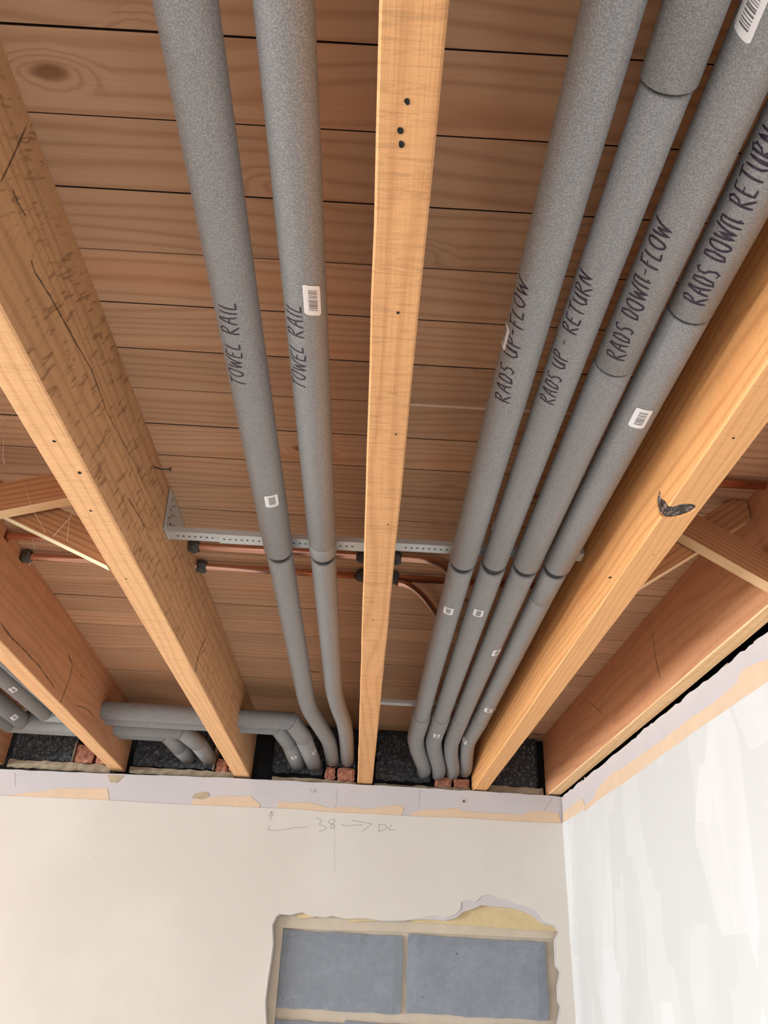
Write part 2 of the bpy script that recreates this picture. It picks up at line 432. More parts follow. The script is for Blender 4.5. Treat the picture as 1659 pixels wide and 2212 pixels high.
# floor, side and rear walls (behind the camera), with a patio door and a window that let the daylight in
struct(box('floor', (-5.5, -2.6, -.06), (1.0, 2.75, 0), 'concrete'))
fr = box_bm((-5.5, -2.62, 0), (-1.87, -2.47, ZT))
for lo, hi in (((-1.87, -2.62, 0), (.37, -2.47, .9)),):
    b2 = box_bm(lo, hi); me = bpy.data.meshes.new('tmp'); b2.to_mesh(me); b2.free(); fr.from_mesh(me); bpy.data.meshes.remove(me)
for lo, hi in (((.37, -2.62, 0), (1.0, -2.47, ZT)), ((-1.87, -2.62, 2.1), (.37, -2.47, ZT))):
    b2 = box_bm(lo, hi); me = bpy.data.meshes.new('tmp'); b2.to_mesh(me); b2.free(); fr.from_mesh(me); bpy.data.meshes.remove(me)
struct(from_bm('wall_front', fr, 'cream'))
fl = box_bm((-5.52, -2.47, 0), (-5.40, 2.75, .88))
for lo, hi in (((-5.52, -2.47, .88), (-5.40, -1.22, ZT)), ((-5.52, 1.82, .88), (-5.40, 2.75, ZT)), ((-5.52, -1.22, 2.12), (-5.40, 1.82, ZT))):
    b2 = box_bm(lo, hi); me = bpy.data.meshes.new('tmp'); b2.to_mesh(me); b2.free(); fl.from_mesh(me); bpy.data.meshes.remove(me)
struct(from_bm('wall_left', fl, 'cream'))
def frame(name, axis, u0, u1, z0, z1, w, t0, t1, mull):
    bm = None
    segs = [((u0, z0), (u0 + w, z1)), ((u1 - w, z0), (u1, z1)), ((u0 + w, z1 - w), (u1 - w, z1)), ((u0 + w, z0), (u1 - w, z0 + w))] + [((m - w / 2, z0 + w), (m + w / 2, z1 - w)) for m in mull]
    for (a, c), (b, d) in segs:
        lo, hi = ((a, t0, c), (b, t1, d)) if axis == 'X' else ((t0, a, c), (t1, b, d))
        b2 = box_bm(lo, hi)
        if bm is None: bm = b2
        else:
            me = bpy.data.meshes.new('tmp'); b2.to_mesh(me); b2.free(); bm.from_mesh(me); bpy.data.meshes.remove(me)
    return struct(from_bm(name, bm, 'white_frame'))
frame('window_1', 'X', -1.87, .37, .9, 2.1, .05, -2.58, -2.52, [-.75])
frame('window_2', 'Y', -1.22, 1.82, .88, 2.12, .05, -5.50, -5.45, [.3])

# ---- ceiling: tongue and groove floorboards seen from below, one object each
ceiling = struct(box('ceiling', (-5.5, -2.6, ZT + .0125), (.85, 2.75, ZT + .03), 'dark'), 'pine floorboards laid across the joists, seen from underneath')
PB = .0862; y0 = .3864
k0 = int(math.floor((-2.45 - y0) / PB)); k1 = int(math.ceil((2.665 - y0) / PB))
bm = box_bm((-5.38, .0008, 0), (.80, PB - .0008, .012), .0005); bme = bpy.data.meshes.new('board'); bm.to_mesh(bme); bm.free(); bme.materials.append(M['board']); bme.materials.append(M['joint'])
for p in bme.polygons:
    if abs(p.normal.y) > .8: p.material_index = 1  # long side faces carry the painted joint shade
for k in range(k0, k1):
    o = bpy.data.objects.new('board', bme); COL.objects.link(o); o.parent = ceiling
    ya = y0 + k * PB
    o.location = (random.uniform(-.01, .01), ya, ZT + random.uniform(-.0004, .0004))
    o.rotation_euler.z = random.uniform(-.0012, .0012)
box('board_tongue', (.03, y0 + 6 * PB - .0024, ZT - .0015), (.36, y0 + 6 * PB + .0024, ZT + .004), 'tongue', ceiling)['label'] = 'pale sliver of tongue showing in a floorboard joint'

# ---- back wall: block wall behind, plasterboard in front
def onwall(px, py, y=WY): return hit(px, py, (0, y, 0), (0, 1, 0))
TOPL = [(-40, 1659), (0, 1661), (110, 1666), (265, 1672), (400, 1677), (535, 1682), (680, 1690), (829, 1697), (1010, 1708), (1188, 1719), (1214, 1722)]
top = [onwall(*p) for p in TOPL]; top[-1].x = wallx(WY) + .011
top = [Vector((-5.39, WY, top[0].z - .006))] + top
rr = random.Random(3); tt = [top[0]]
for a, b in zip(top, top[1:]):
    k = max(2, int((b - a).length / .03))
    for i in range(1, k + 1):
        p = a.lerp(b, i / k); p.z += rr.uniform(-.0012, .0012); tt.append(p)
HOLE = [(599, 1980), (606, 1975), (628, 1977), (654, 1971), (672, 1979), (702, 1982), (720, 1979), (748, 1985), (789, 1984), (830, 1990), (871, 1989), (905, 1986), (934, 1980), (960, 1985), (980, 1978), (993, 1966), (994, 1951), (1010, 1946), (1026, 1949), (1040, 1936), (1059, 1934), (1075, 1942), (1090, 1944), (1110, 1952), (1141, 1961), (1158, 1970), (1165, 1980), (1172, 1991), (1199, 2001), (1206, 2013), (1198, 2030), (1200, 2086), (1210, 2100), (1204, 2130), (1205, 2163), (1211, 2175), (1204, 2212), (1206, 2300), (1200, 2420), (900, 2424), (575, 2430), (572, 2330), (577, 2212), (575, 2163), (581, 2115), (588, 2070), (592, 2037), (590, 1999)]
BHOLE = HOLE[:12] + [(934, 1986), (960, 1989), (985, 1983), (1000, 1970), (1020, 1964), (1040, 1955), (1075, 1959), (1105, 1961), (1135, 1970), (1158, 1983), (1172, 1995)] + HOLE[28:]
def hole_at(y, grow=0.0, src=HOLE):
    pts = [onwall(*p) for p in src]; c = Vector((.17, WY, sum(p.z for p in pts) / len(pts)))
    out = []
    for p in pts:
        q = p + (p - c).normalized() * grow; q.y = y; out.append(q)
    return out
ZB = 0.0
sheet = tt + [Vector((wallx(WY) + .011, WY, ZB)), Vector((-5.39, WY, ZB))]
wall_back = struct(prism('wall_back', sheet, (0, .0125, 0), 'lilac', holes=[hole_at(WY, 0, BHOLE)]), 'cream plasterboard wall with a torn bare strip along its top')
CREAM = [(-40, 1717), (0, 1719), (80, 1722), (235, 1729), (330, 1735), (415, 1739), (560, 1745), (640, 1748), (700, 1754), (829, 1760), (900, 1764), (1000, 1767), (1100, 1774), (1213, 1779)]
ct = [onwall(*p) for p in CREAM]; ct[-1].x = wallx(WY) - .002
ct = [Vector((-5.385, WY, ct[0].z))] + ct
skin = ct + [Vector((wallx(WY) - .002, WY, ZB + .002)), Vector((-5.385, WY, ZB + .002))]
for p in skin: p.y = WY - .0001
o = prism('painted_face', skin, (0, -.0022, 0), 'cream', wall_back, holes=[[Vector((p.x, WY - .0001, p.z)) for p in hole_at(WY, .003)]])
o['label'] = 'cream painted plaster face with pencil marks'
def creamz(x):
    for a, b in zip(ct, ct[1:]):
        if a.x <= x <= b.x: return a.z + (b.z - a.z) * (x - a.x) / (b.x - a.x)
    return ct[-1].z
TORN = [[(18, 1719), (60, 1712), (100, 1708), (125, 1703), (170, 1704), (232, 1702), (236, 1728)],
        [(412, 1738), (418, 1727), (445, 1725), (462, 1722), (480, 1719), (515, 1721), (542, 1720), (552, 1730), (562, 1737), (561, 1744)],
        [(600, 1746), (601, 1731), (635, 1733), (669, 1734), (690, 1739), (712, 1746), (735, 1743), (760, 1743), (789, 1748), (815, 1745), (857, 1739), (868, 1742), (872, 1748), (868, 1758)],
        [(886, 1762), (890, 1755), (919, 1748), (940, 1750), (963, 1747), (987, 1746), (1000, 1752), (1021, 1754), (1075, 1757), (1127, 1760), (1146, 1753), (1170, 1752), (1206, 1757), (1212, 1776)]]
for pl in TORN:
    up = [onwall(*p, WY) for p in pl]; dense = [up[0]]
    for a, b in zip(up, up[1:]):
        for i in range(1, 4):
            p = a.lerp(b, i / 3); p.z += rr.uniform(-.0008, .0008); dense.append(p)
    base = [Vector((p.x, WY, creamz(p.x) - .003)) for p in (dense[-1], dense[len(dense) // 2], dense[0])]
    for p in dense + base: p.y = WY - .0002
    prism('torn_paper', dense + base, (0, -.0007, 0), 'torn', wall_back)['label'] = 'tan torn paper along the bare strip'
# small gouges with brown core
for pl in ([(232, 1674), (238, 1690), (241, 1691), (253, 1691), (259, 1684), (268, 1675)], [(414, 1724), (420, 1716), (432, 1712), (446, 1711), (452, 1716), (449, 1722), (436, 1727)]):
    prism('gouge', [onwall(*p, WY - .0003) for p in pl], (0, -.0016, 0), 'mortar', wall_back)
c = onwall(1002, 1731, WY)
for rad, mt, dy in ((.0075, 'mortar_pale', -.0008), (.0032, 'dark', -.0012)):
    prism('screw_hole', [Vector((c.x + rad * math.cos(i * math.pi / 8), WY - .0002, c.z + rad * math.sin(i * math.pi / 8))) for i in range(16)], (0, dy, 0), mt, wall_back)
# pencil marks
def pencil(px0, strokes_px, w=.0016, y=WY - .0026, label=None):
    pts = [[(lambda q: (q.x, q.z))(onwall(*p, WY)) for p in s] for s in strokes_px]
    o = from_bm('pencil_mark', ribbons(pts, w, lambda u, v: Vector((u, y, v))), 'pencil', wall_back)
    if label: o['label'] = label
k = 1 / 4.879
def P(l): return [(560 + a * k, 1720 + b * k) for a, b in l]
pencil(None, [P([(118, 262), (132, 158)]), P([(90, 220), (132, 158), (150, 215)]), P([(110, 310), (92, 355), (160, 364), (240, 357), (380, 333), (505, 326)]),
              P([(595, 233), (662, 252), (628, 302), (700, 318), (708, 345), (630, 373)]), P([(795, 240), (745, 252), (725, 275), (790, 310), (795, 335), (750, 338), (752, 318), (800, 262), (797, 245)]),
              P([(860, 297), (905, 313), (1088, 303)]), P([(975, 255), (1185, 292), (1085, 372)]),
              P([(1262, 300), (1258, 380)]), P([(1245, 296), (1330, 305), (1345, 335), (1300, 365), (1258, 372)]), P([(1400, 305), (1362, 335), (1375, 358), (1440, 355)])], label='pencilled arrow, 38, arrow and DC')
pencil(None, [[(722, 1765), (723, 1885)]], .0004)
pencil(None, [P([(528, -80), (560, -70), (545, -58), (566, -45), (540, -35)]), P([(600, -78), (575, -65), (605, -45), (580, -40), (598, -70)])], .0012, WY - .0004, 'small pencilled 38 on the bare strip')
for s in ([(726, 1703), (728, 1735), (722, 1744)], [(906, 1705), (905, 1745)], [(32, 1668), (33, 1700)], [(1172, 1755), (1188, 1732), (1193, 1722)]):
    pencil(None, [s], .0009, WY - .0004)

# masonry seen in the opening
box('mortar_bed', (-.34, WY + .036, CAMZ - .42), (.622, WY + .06, CAMZ + .30), 'mortar_pale', wall_back)
GB = [((611, 2008), (866, 2192), 1), ((881, 2018), (1188, 2206), 2), ((560, 2200), (727, 2380), 3), ((743, 2206), (1050, 2390), 4), ((1066, 2214), (1215, 2390), 5)]
for (a, b), (c2, d2), sd in GB:
    lo = onwall(a, b, WY + .026); hi = onwall(c2, d2, WY + .026)
    rough_block('block', (lo.x, WY + .026, hi.z), (min(hi.x, .60), WY + .05, lo.z), 'grey_block', wall_back, .0012, (14, 8), chip=.004, seed=sd)
prism('lintel_mortar', [onwall(*p, WY + .0215) for p in [(588, 1968), (700, 1965), (960, 1972), (1210, 1985), (1208, 2028), (1120, 2025), (900, 2014), (700, 2009), (612, 2004), (606, 2060), (590, 2240), (560, 2240)]], (0, .02, 0), 'mortar_pale', wall_back)
dab = [(900, 1993), (950, 1975), (1000, 1945), (1060, 1930), (1120, 1940), (1170, 1965), (1206, 1985), (1209, 2003), (1206, 2012), (1100, 2006), (1000, 1998)]
prism('plaster_dab', [onwall(*p, WY + .013) for p in dab], (0, .008, 0), 'ochre', wall_back)['label'] = 'ochre plaster dab behind the broken plasterboard'
for pl in ([(640, 1975), (655, 1966), (678, 1974), (680, 1982), (645, 1984)], [(748, 1986), (760, 1977), (800, 1980), (826, 1988), (760, 1992)], [(880, 1992), (930, 1976), (960, 1982), (970, 1994)]):
    prism('plaster_dab', [onwall(*p, WY + .0128) for p in pl], (0, .006, 0), 'ochre', wall_back)

# masonry between the joist ends, above the plasterboard
box('masonry', (-5.4, 2.70, 0), (.8, 2.76, ZT), 'dark', wall_back)
UB = 2.66
def ublock(n, x0, x1, z0, z1, mat, y=UB, seed=0, amp=.005, chip=.006, nn=(16, 10)):
    rough_block(n, (x0, y, CAMZ + z0), (x1, 2.699, CAMZ + z1), mat, wall_back, amp, nn, chip=chip, seed=seed)
ublock('block', -1.198, -.995, .574, .742, 'black_block', seed=11)
ublock('block', -.792, -.522, .578, .742, 'black_block', seed=12)
ublock('block', -.325, -.155, .582, .742, 'black_block', seed=13)
ublock('block', -.150, -.042, .610, .742, 'black_block', seed=17)
ublock('block', .024, .208, .576, .742, 'black_block', seed=14)
ublock('block', .213, .335, .602, .742, 'black_block', seed=18)
ublock('block', .405, .572, .578, .742, 'black_block', seed=15)
ublock('block', -1.75, -1.27, .574, .742, 'black_block', seed=16)
for x0, x1, z0, z1, sd in ((-.985, -.925, .572, .632, 1), (-.915, -.862, .572, .620, 2), (-.512, -.474, .570, .612, 3), (-.468, -.447, .572, .615, 4), (-.146, -.112, .566, .606, 5), (-.105, -.046, .564, .606, 6), (.222, .278, .562, .596, 7), (.285, .338, .564, .594, 8)):
    ublock('brick', x0, x1, z0, z1, 'brick', y=2.650, seed=sd, amp=.004, chip=.004, nn=(6, 5))
for x0, x1, z0, z1, sd in ((-1.20, -.856, .545, .571, 21), (-.797, -.446, .548, .570, 22), (-.322, -.040, .550, .563, 23), (.018, .342, .551, .5615, 24), (.40, .585, .552, .576, 25), (-.523, -.515, .572, .70, 26), (-.994, -.986, .572, .64, 27)):
    ublock('mortar_bed', x0, x1, z0, z1, 'mortar', y=2.642, seed=sd, amp=.006, chip=.005, nn=(max(3, int((x1 - x0) / .018)), 2))

# ---- right wall
RN = Vector((-1, -.025, 0)).normalized()
def onr(px, py, off=0.0): return hit(px, py, Vector((wallx(2.6), 2.6, 0)) + RN * off, RN)
def rp(y, z): return Vector((wallx(y), y, z))
ra = [(1213.5, 1722), (1250, 1692), (1300, 1652), (1350, 1611), (1400, 1569), (1440, 1539), (1480, 1506), (1540, 1458), (1600, 1411), (1659, 1365)]
rt = [onr(*p) for p in ra]
dense = []
for a, b in zip(rt, rt[1:]):
    for i in range(6):
        p = a.lerp(b, i / 6); p.z += rr.uniform(-.003, .003); dense.append(p)
rtop = dense + [rp(1.15, CAMZ + .538), rp(0, CAMZ + .538), rp(-2.46, CAMZ + .538)]
wall_right = struct(prism('wall_right', rtop + [rp(-2.46, 0), rp(2.6, 0)], -RN * .0125, 'lilac'), 'white skimmed plasterboard wall with a bare strip along its top')
wa = [(1216, 1778), (1230, 1770), (1262, 1748), (1268, 1752), (1290, 1731), (1349, 1692), (1500, 1582), (1659, 1474)]
wt = [onr(*p, .0002) for p in wa]
wsk = wt + [rp(1.0, wt[-1].z) + RN * .0002, rp(-2.45, wt[-1].z) + RN * .0002, rp(-2.45, .002) + RN * .0002, rp(2.597, .002) + RN * .0002]
prism('painted_face', wsk, RN * .0022, 'white', wall_right)['label'] = 'patchy white plaster face'
ta = [(1217, 1755), (1238, 1738), (1259, 1724), (1263, 1740), (1284, 1724), (1289, 1707), (1322, 1670), (1340, 1662), (1362, 1647), (1389, 1628), (1440, 1592), (1487, 1555), (1540, 1520), (1592, 1475), (1602, 1450), (1612, 1443), (1641, 1430), (1659, 1425)]
tp = [onr(*p, .0003) for p in ta]
tpoly = tp + [rp(.8, tp[-1].z + .004) + RN * .0003, rp(-2.45, tp[-1].z + .006) + RN * .0003, rp(-2.45, wt[-1].z - .004) + RN * .0003] + [Vector((p.x, p.y, p.z - .004)) for p in wt[::-1]]
prism('torn_paper', tpoly, RN * .0008, 'torn', wall_right)['label'] = 'tan torn paper along the bare strip'
box('masonry', (.78, -2.47, 0), (.84, 2.72, ZT), 'dark', wall_right)
for i in range(26):   # crumbs of mortar along the ragged top of the board
    y = 1.15 + i * .056 + rr.uniform(-.02, .02); sz = rr.uniform(.006, .016)
    rough_block('mortar_crumb', (wallx(y) + .0035, y - sz, CAMZ + .533), (wallx(y) + .011, y + sz, CAMZ + .537 + rr.uniform(.002, .011)), 'mortar', wall_right, .002, (3, 2), chip=.003, seed=300 + i)

# ================================================================== JOISTS
def joist(label, xl0, xr0, ya, xl1, xr1, yb, mat, seed, z0=JZ, z1=CZ - .0005, under=None):
    """left / right faces at two depths; built as a long timber with slight unevenness, origin at its middle"""
    rr = random.Random(seed); N = 60; yA, yB = -2.46, 2.645
    fx = lambda y, p, q: p + (q - p) * (y - ya) / (yb - ya)
    cx = (fx(1.3, xl0, xl1) + fx(1.3, xr0, xr1)) / 2
    org = Vector((cx, 1.3, CAMZ + z0))
    bm = bmesh.new(); prev = None; ch = .0022
    for i in range(N + 1):
        y = yA + (yB - yA) * i / N
        l = fx(y, xl0, xl1) + rr.uniform(-.0005, .0005); r = fx(y, xr0, xr1) + rr.uniform(-.0005, .0005); zb = z0 + rr.uniform(-.0004, .0004)
        prof = [(l + ch, zb), (r - ch, zb), (r, zb + ch), (r, (z0 + z1) / 2), (r, z1), (l, z1), (l, (z0 + z1) / 2), (l, zb + ch)]
        cur = [bm.verts.new(Vector((x, y, CAMZ + z)) - org) for x, z in prof]
        if prev:
            for j in range(8): bm.faces.new((prev[j], prev[(j + 1) % 8], cur[(j + 1) % 8], cur[j]))
        else: bm.faces.new(cur)
        prev = cur
    bm.faces.new(prev)
    o = from_bm('joist', bm, mat); o.location = org
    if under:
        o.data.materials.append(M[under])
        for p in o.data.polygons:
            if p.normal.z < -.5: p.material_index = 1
    return tag(o, label, 'joist', 'ceiling joists')
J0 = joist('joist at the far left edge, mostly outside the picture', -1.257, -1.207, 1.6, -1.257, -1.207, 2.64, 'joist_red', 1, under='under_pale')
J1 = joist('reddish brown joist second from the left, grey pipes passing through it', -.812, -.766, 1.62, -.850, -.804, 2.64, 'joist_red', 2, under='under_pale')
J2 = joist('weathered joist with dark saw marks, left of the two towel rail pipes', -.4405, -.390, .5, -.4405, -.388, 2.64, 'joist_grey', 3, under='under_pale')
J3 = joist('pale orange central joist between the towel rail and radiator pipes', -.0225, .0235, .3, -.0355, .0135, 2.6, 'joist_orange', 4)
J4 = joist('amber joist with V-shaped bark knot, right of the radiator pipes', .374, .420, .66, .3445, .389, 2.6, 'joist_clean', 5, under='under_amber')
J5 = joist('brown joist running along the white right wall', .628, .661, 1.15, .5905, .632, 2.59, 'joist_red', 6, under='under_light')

def cutter_box(lo, hi): return from_bm('cutter', box_bm(lo, hi))
def cutter_cyl(x0, x1, y, z, r): return tube('cutter', [(x0, y, CAMZ + z), (x1, y, CAMZ + z)], r, None, None, 28, 0, Vector((0, 0, 1)))
CY1, CY2, CZP = 1.374, 1.463, .7315
def notch(y, x0, x1): return cutter_box((x0, y - .012, CAMZ + CZP - .011), (x1, y + .012, CAMZ + CZ + .02))
HP = {'A': (2.255, .640), 'B': (2.312, .638), 'C': (2.420, .637), 'D': (2.477, .641)}
RH = .0258
boolean_cut(J1, [notch(CY1, -.95, -.6), notch(CY2, -.95, -.6)] + [cutter_cyl(-.95, -.7, *HP[k], .0272) for k in 'ABCD'])
boolean_cut(J2, [notch(CY1, -.55, -.3), notch(CY2, -.55, -.3)] + [cutter_cyl(-.55, -.3, *HP[k], .0272) for k in 'AB'])
boolean_cut(J3, [notch(CY1, -.1, .1), notch(CY2, -.1, .1)])
boolean_cut(J0, [notch(CY1, -1.4, -1.1), notch(CY2, -1.4, -1.1)])

# V-shaped bark pocket on the lower left arris of J4 (one arm up the side, one arm across the underside)
def onface(px, py, which):
    if which == 'b': return hit(px, py, rel(0, 0, JZ), (0, 0, 1))
    n = Vector((1, .0153, 0)); return hit(px, py, Vector((.374, .66, 0)), n)
def lens_strip(center, w, out, depth, name, mat, flat=.0):
    """elongated pocket following a line of points, of varying half width"""
    bm = bmesh.new(); rows = []
    for i, (p, hw, d) in enumerate(zip(center, w, out)):
        t = (center[min(i + 1, len(center) - 1)] - center[max(i - 1, 0)]).normalized(); s = t.cross(d).normalized()
        rows.append([bm.verts.new(p + s * hw * a + d * b) for a, b in ((-1, .0006), (-.75, -depth * .6), (-.2, -depth), (.3, -depth), (.8, -depth * .55), (1, .0006), (.7, .0035), (-.7, .0035))])
    for a, b in zip(rows, rows[1:]):
        for j in range(8): bm.faces.new((a[j], a[(j + 1) % 8], b[(j + 1) % 8], b[j]))
    bm.faces.new(rows[0]); bm.faces.new(rows[-1][::-1])
    return from_bm(name, bm, mat)
side = [(1424, 1061), (1422, 1078), (1425, 1090), (1432, 1100)]
under = [(1440, 1106), (1452, 1107), (1466, 1104), (1480, 1099), (1492, 1094), (1498, 1090)]
ctr = [onface(*p, 's') for p in side] + [onface(*p, 'b') for p in under]
outn = [Vector((-1, 0, 0))] * 3 + [Vector((-1, 0, -.5)).normalized()] + [Vector((-.6, 0, -1)).normalized()] + [Vector((0, 0, -1))] * 5
hw = [.003, .0085, .0105, .0120, .0140, .0150, .0150, .0145, .0110, .004]
cut = lens_strip(ctr, hw, outn, .0055, 'cutter', None)
boolean_cut(J4, [cut])
bm = bmesh.new(); rows = []; rr2 = random.Random(9)
for i, (p, h2, d) in enumerate(zip(ctr, hw, outn)):
    t = (ctr[min(i + 1, len(ctr) - 1)] - ctr[max(i - 1, 0)]).normalized(); s = t.cross(d).normalized()
    rows.append([bm.verts.new(p + s * h2 * a - d * (.0012 + (0 if abs(a) > .9 else rr2.uniform(.0, .0022)))) for a in (-1.0, -.5, 0, .5, 1.0)])
for a, b in zip(rows, rows[1:]):
    for j in range(4): bm.faces.new((a[j], a[j + 1], b[j + 1], b[j]))
o = from_bm('bark_knot', bm, 'bark'); adopt(o, J4); o['label'] = 'V-shaped dark bark pocket'

# nail holes and small knots on the undersides
def nail_hole(J, px, py, r=.0022, face='b', xf=None):
    p = hit(px, py, rel(0, 0, JZ - .0003), (0, 0, 1)) if face == 'b' else hit(px, py, (xf, 0, 0), (1, 0, 0))
    bm = bmesh.new(); n = 8
    d = Vector((0, 0, -1)) if face == 'b' else Vector((1, 0, 0))
    e = Vector((1, 0, 0)) if face == 'b' else Vector((0, 0, 1)); g = d.cross(e)
    ring = [bm.verts.new(p + (e * math.cos(i * 2 * math.pi / n) + g * math.sin(i * 2 * math.pi / n) * 1.2) * r * random.uniform(.75, 1.2) + d * .0004) for i in range(n)]
    c = bm.verts.new(p + d * .0001)
    for i in range(n): bm.faces.new((ring[i], ring[(i + 1) % n], c))
    adopt(from_bm('nail_hole', bm, 'dark'), J)
for px, py, r in ((880, 218, .0022), (864, 281, .0026), (867, 311, .0024), (860, 675, .0016), (855, 938, .0014), (838, 1133, .0014), (806, 1340, .0014)): nail_hole(J3, px, py, r)
for px, py, r in ((1584, 946, .0016), (1318, 1247, .0028), (1412, 1198, .001)): nail_hole(J4, px, py, r)
for px, py, r in ((117, 953, .0022), (196, 1103, .0020), (273, 1250, .0016), (172, 1021, .0026)): nail_hole(J2, px, py, r)
for px, py, r in ((76, 1513, .0018),): nail_hole(J1, px, py, r)

def split(J, pxs, plane_p, plane_n, w, lift):
    n = Vector(plane_n).normalized(); pts = [hit(*p, plane_p, n) for p in pxs]; dense = []; r7 = random.Random(int(pxs[0][0]))
    for a, b in zip(pts, pts[1:]):
        for i in range(6): dense.append(a.lerp(b, i / 6) + Vector((0, 0, r7.uniform(-.0008, .0008))))
    dense.append(pts[-1]); bm = bmesh.new(); up = []; lo = []
    for i, p in enumerate(dense):
        t = (dense[min(i + 1, len(dense) - 1)] - dense[max(i - 1, 0)]).normalized(); sd = t.cross(n).normalized()
        hw2 = w / 2 * r7.uniform(.4, 1.1) * (0.15 if i in (0, len(dense) - 1) else 1)
        up.append(bm.verts.new(p + n * lift + sd * hw2)); lo.append(bm.verts.new(p + n * lift - sd * hw2))
    for i in range(len(dense) - 1): bm.faces.new((up[i], up[i + 1], lo[i + 1], lo[i]))
    adopt(from_bm('split', bm, 'crack'), J)
J2F = ((-.390, .5, 0), (1, -.0009, 0)); J1F = ((-.766, 1.62, 0), (1, .0373, 0))
split(J2, [(66, 560), (75, 590), (108, 640), (135, 690), (165, 745), (198, 800), (228, 886)], *J2F, .0022, .0007)
split(J2, [(58, 268), (22, 350), (0, 395)], *J2F, .0022, .0007)
split(J2, [(25, 408), (38, 438), (55, 468)], *J2F, .0020, .0007)
split(J2, [(228, 886), (262, 950), (295, 1010), (315, 1062)], *J2F, .0012, .0007)
split(J2, [(445, 1375), (432, 1405), (420, 1455)], *J2F, .003, .0007)
split(J2, [(275, 1075), (300, 1115), (312, 1140)], *J2F, .002, .0007)
split(J1, [(0, 1343), (22, 1375), (50, 1402), (85, 1440), (118, 1487)], *J1F, .0028, .0007)
split(J1, [(146, 1410), (156, 1436), (152, 1460), (128, 1525)], *J1F, .0026, .0007)
split(J1, [(156, 1436), (185, 1470)], *J1F, .0018, .0007)
split(J1, [(160, 1522), (185, 1530), (215, 1560)], *J1F, .0022, .0007)
J5F = ((.628, 1.15, 0), (-1, -.026, 0))
split(J5, [(1410, 1360), (1416, 1420), (1428, 1470)], *J5F, .002, .0007)
split(J5, [(1260, 1505), (1300, 1540), (1297, 1500)], *J5F, .0012, .0007)

# nail driven into the side of the weathered joist, sticking out
nl = empty('nail', hit(333, 1009, (-.389, 0, 0), (1, 0, 0)), 'bent rusty nail sticking out of the weathered joist near the boards', 'nail')
b0 = Vector(nl.location)
adopt(tube('nail_shank', [b0 + Vector((.0006, 0, 0)), b0 + Vector((.012, .002, -.002)), b0 + Vector((.026, .002, -.001))], .0014, 'iron', None, 10, 0), nl)
adopt(tube('nail_head', [b0 + Vector((.026, .002, -.001)), b0 + Vector((.0278, .002, -.0009))], .0034, 'iron', None, 12, 0), nl)

# ================================================================== HERRINGBONE STRUTS
def clip_z(poly, zmax, zmin):
    for lim, sg in ((zmax, 1), (zmin, -1)):
        out = []
        for i in range(len(poly)):
            a, b = poly[i], poly[(i + 1) % len(poly)]; ia = sg * a[1] <= sg * lim; ib = sg * b[1] <= sg * lim
            if ia: out.append(a)
            if ia != ib:
                t = (lim - a[1]) / (b[1] - a[1]); out.append((a[0] + (b[0] - a[0]) * t, lim))
        poly = out
    return poly
def strut(label, x0, zb0, x1, zb1, ht, y0, y1, mat, edge_mat=None):
    poly = clip_z([(x0, zb0), (x1, zb1), (x1, zb1 + ht), (x0, zb0 + ht)], CZ - .001, JZ + .001)
    tilt = math.atan2(zb1 - zb0, x1 - x0)
    org = rel((x0 + x1) / 2, (y0 + y1) / 2, (zb0 + zb1) / 2)
    pts = [rel(x, y0, z) - org for x, z in poly]
    c, s = math.cos(-tilt), math.sin(-tilt)
    loc = [Vector((p.x * c - p.z * s, p.y, p.x * s + p.z * c)) for p in pts]
    o = prism('herringbone_strut', loc, (0, y1 - y0, 0), mat, bev=.0008)
    o.location = org; o.rotation_euler = (0, -tilt, 0)
    if edge_mat:
        o.data.materials.append(M[edge_mat])
        for p in o.data.polygons:
            if p.normal.z < -.8: p.material_index = 1
    return tag(o, label, 'strut', 'herringbone struts between joists')
strut('brown strut rising right to the weathered joist, front one of the left pair', -.7455, .582, -.4415, .680, .058, 1.084, 1.108, 'strut_brown', 'strut_edge')
strut('strut with a pale yellow sawn lower edge, back one of the left pair', -.7445, .680, -.4415, .551, .058, 1.119, 1.139, 'strut_brown', 'strut_pale')
strut('strut falling right towards the white wall, front one of the right pair', .4145, .699, .6275, .562, .060, 1.080, 1.106, 'strut_brown', 'strut_edge')
strut('brown strut rising right behind another, back one of the right pair', .4140, .560, .6270, .706, .055, 1.109, 1.131, 'strut_brown', 'strut_edge')

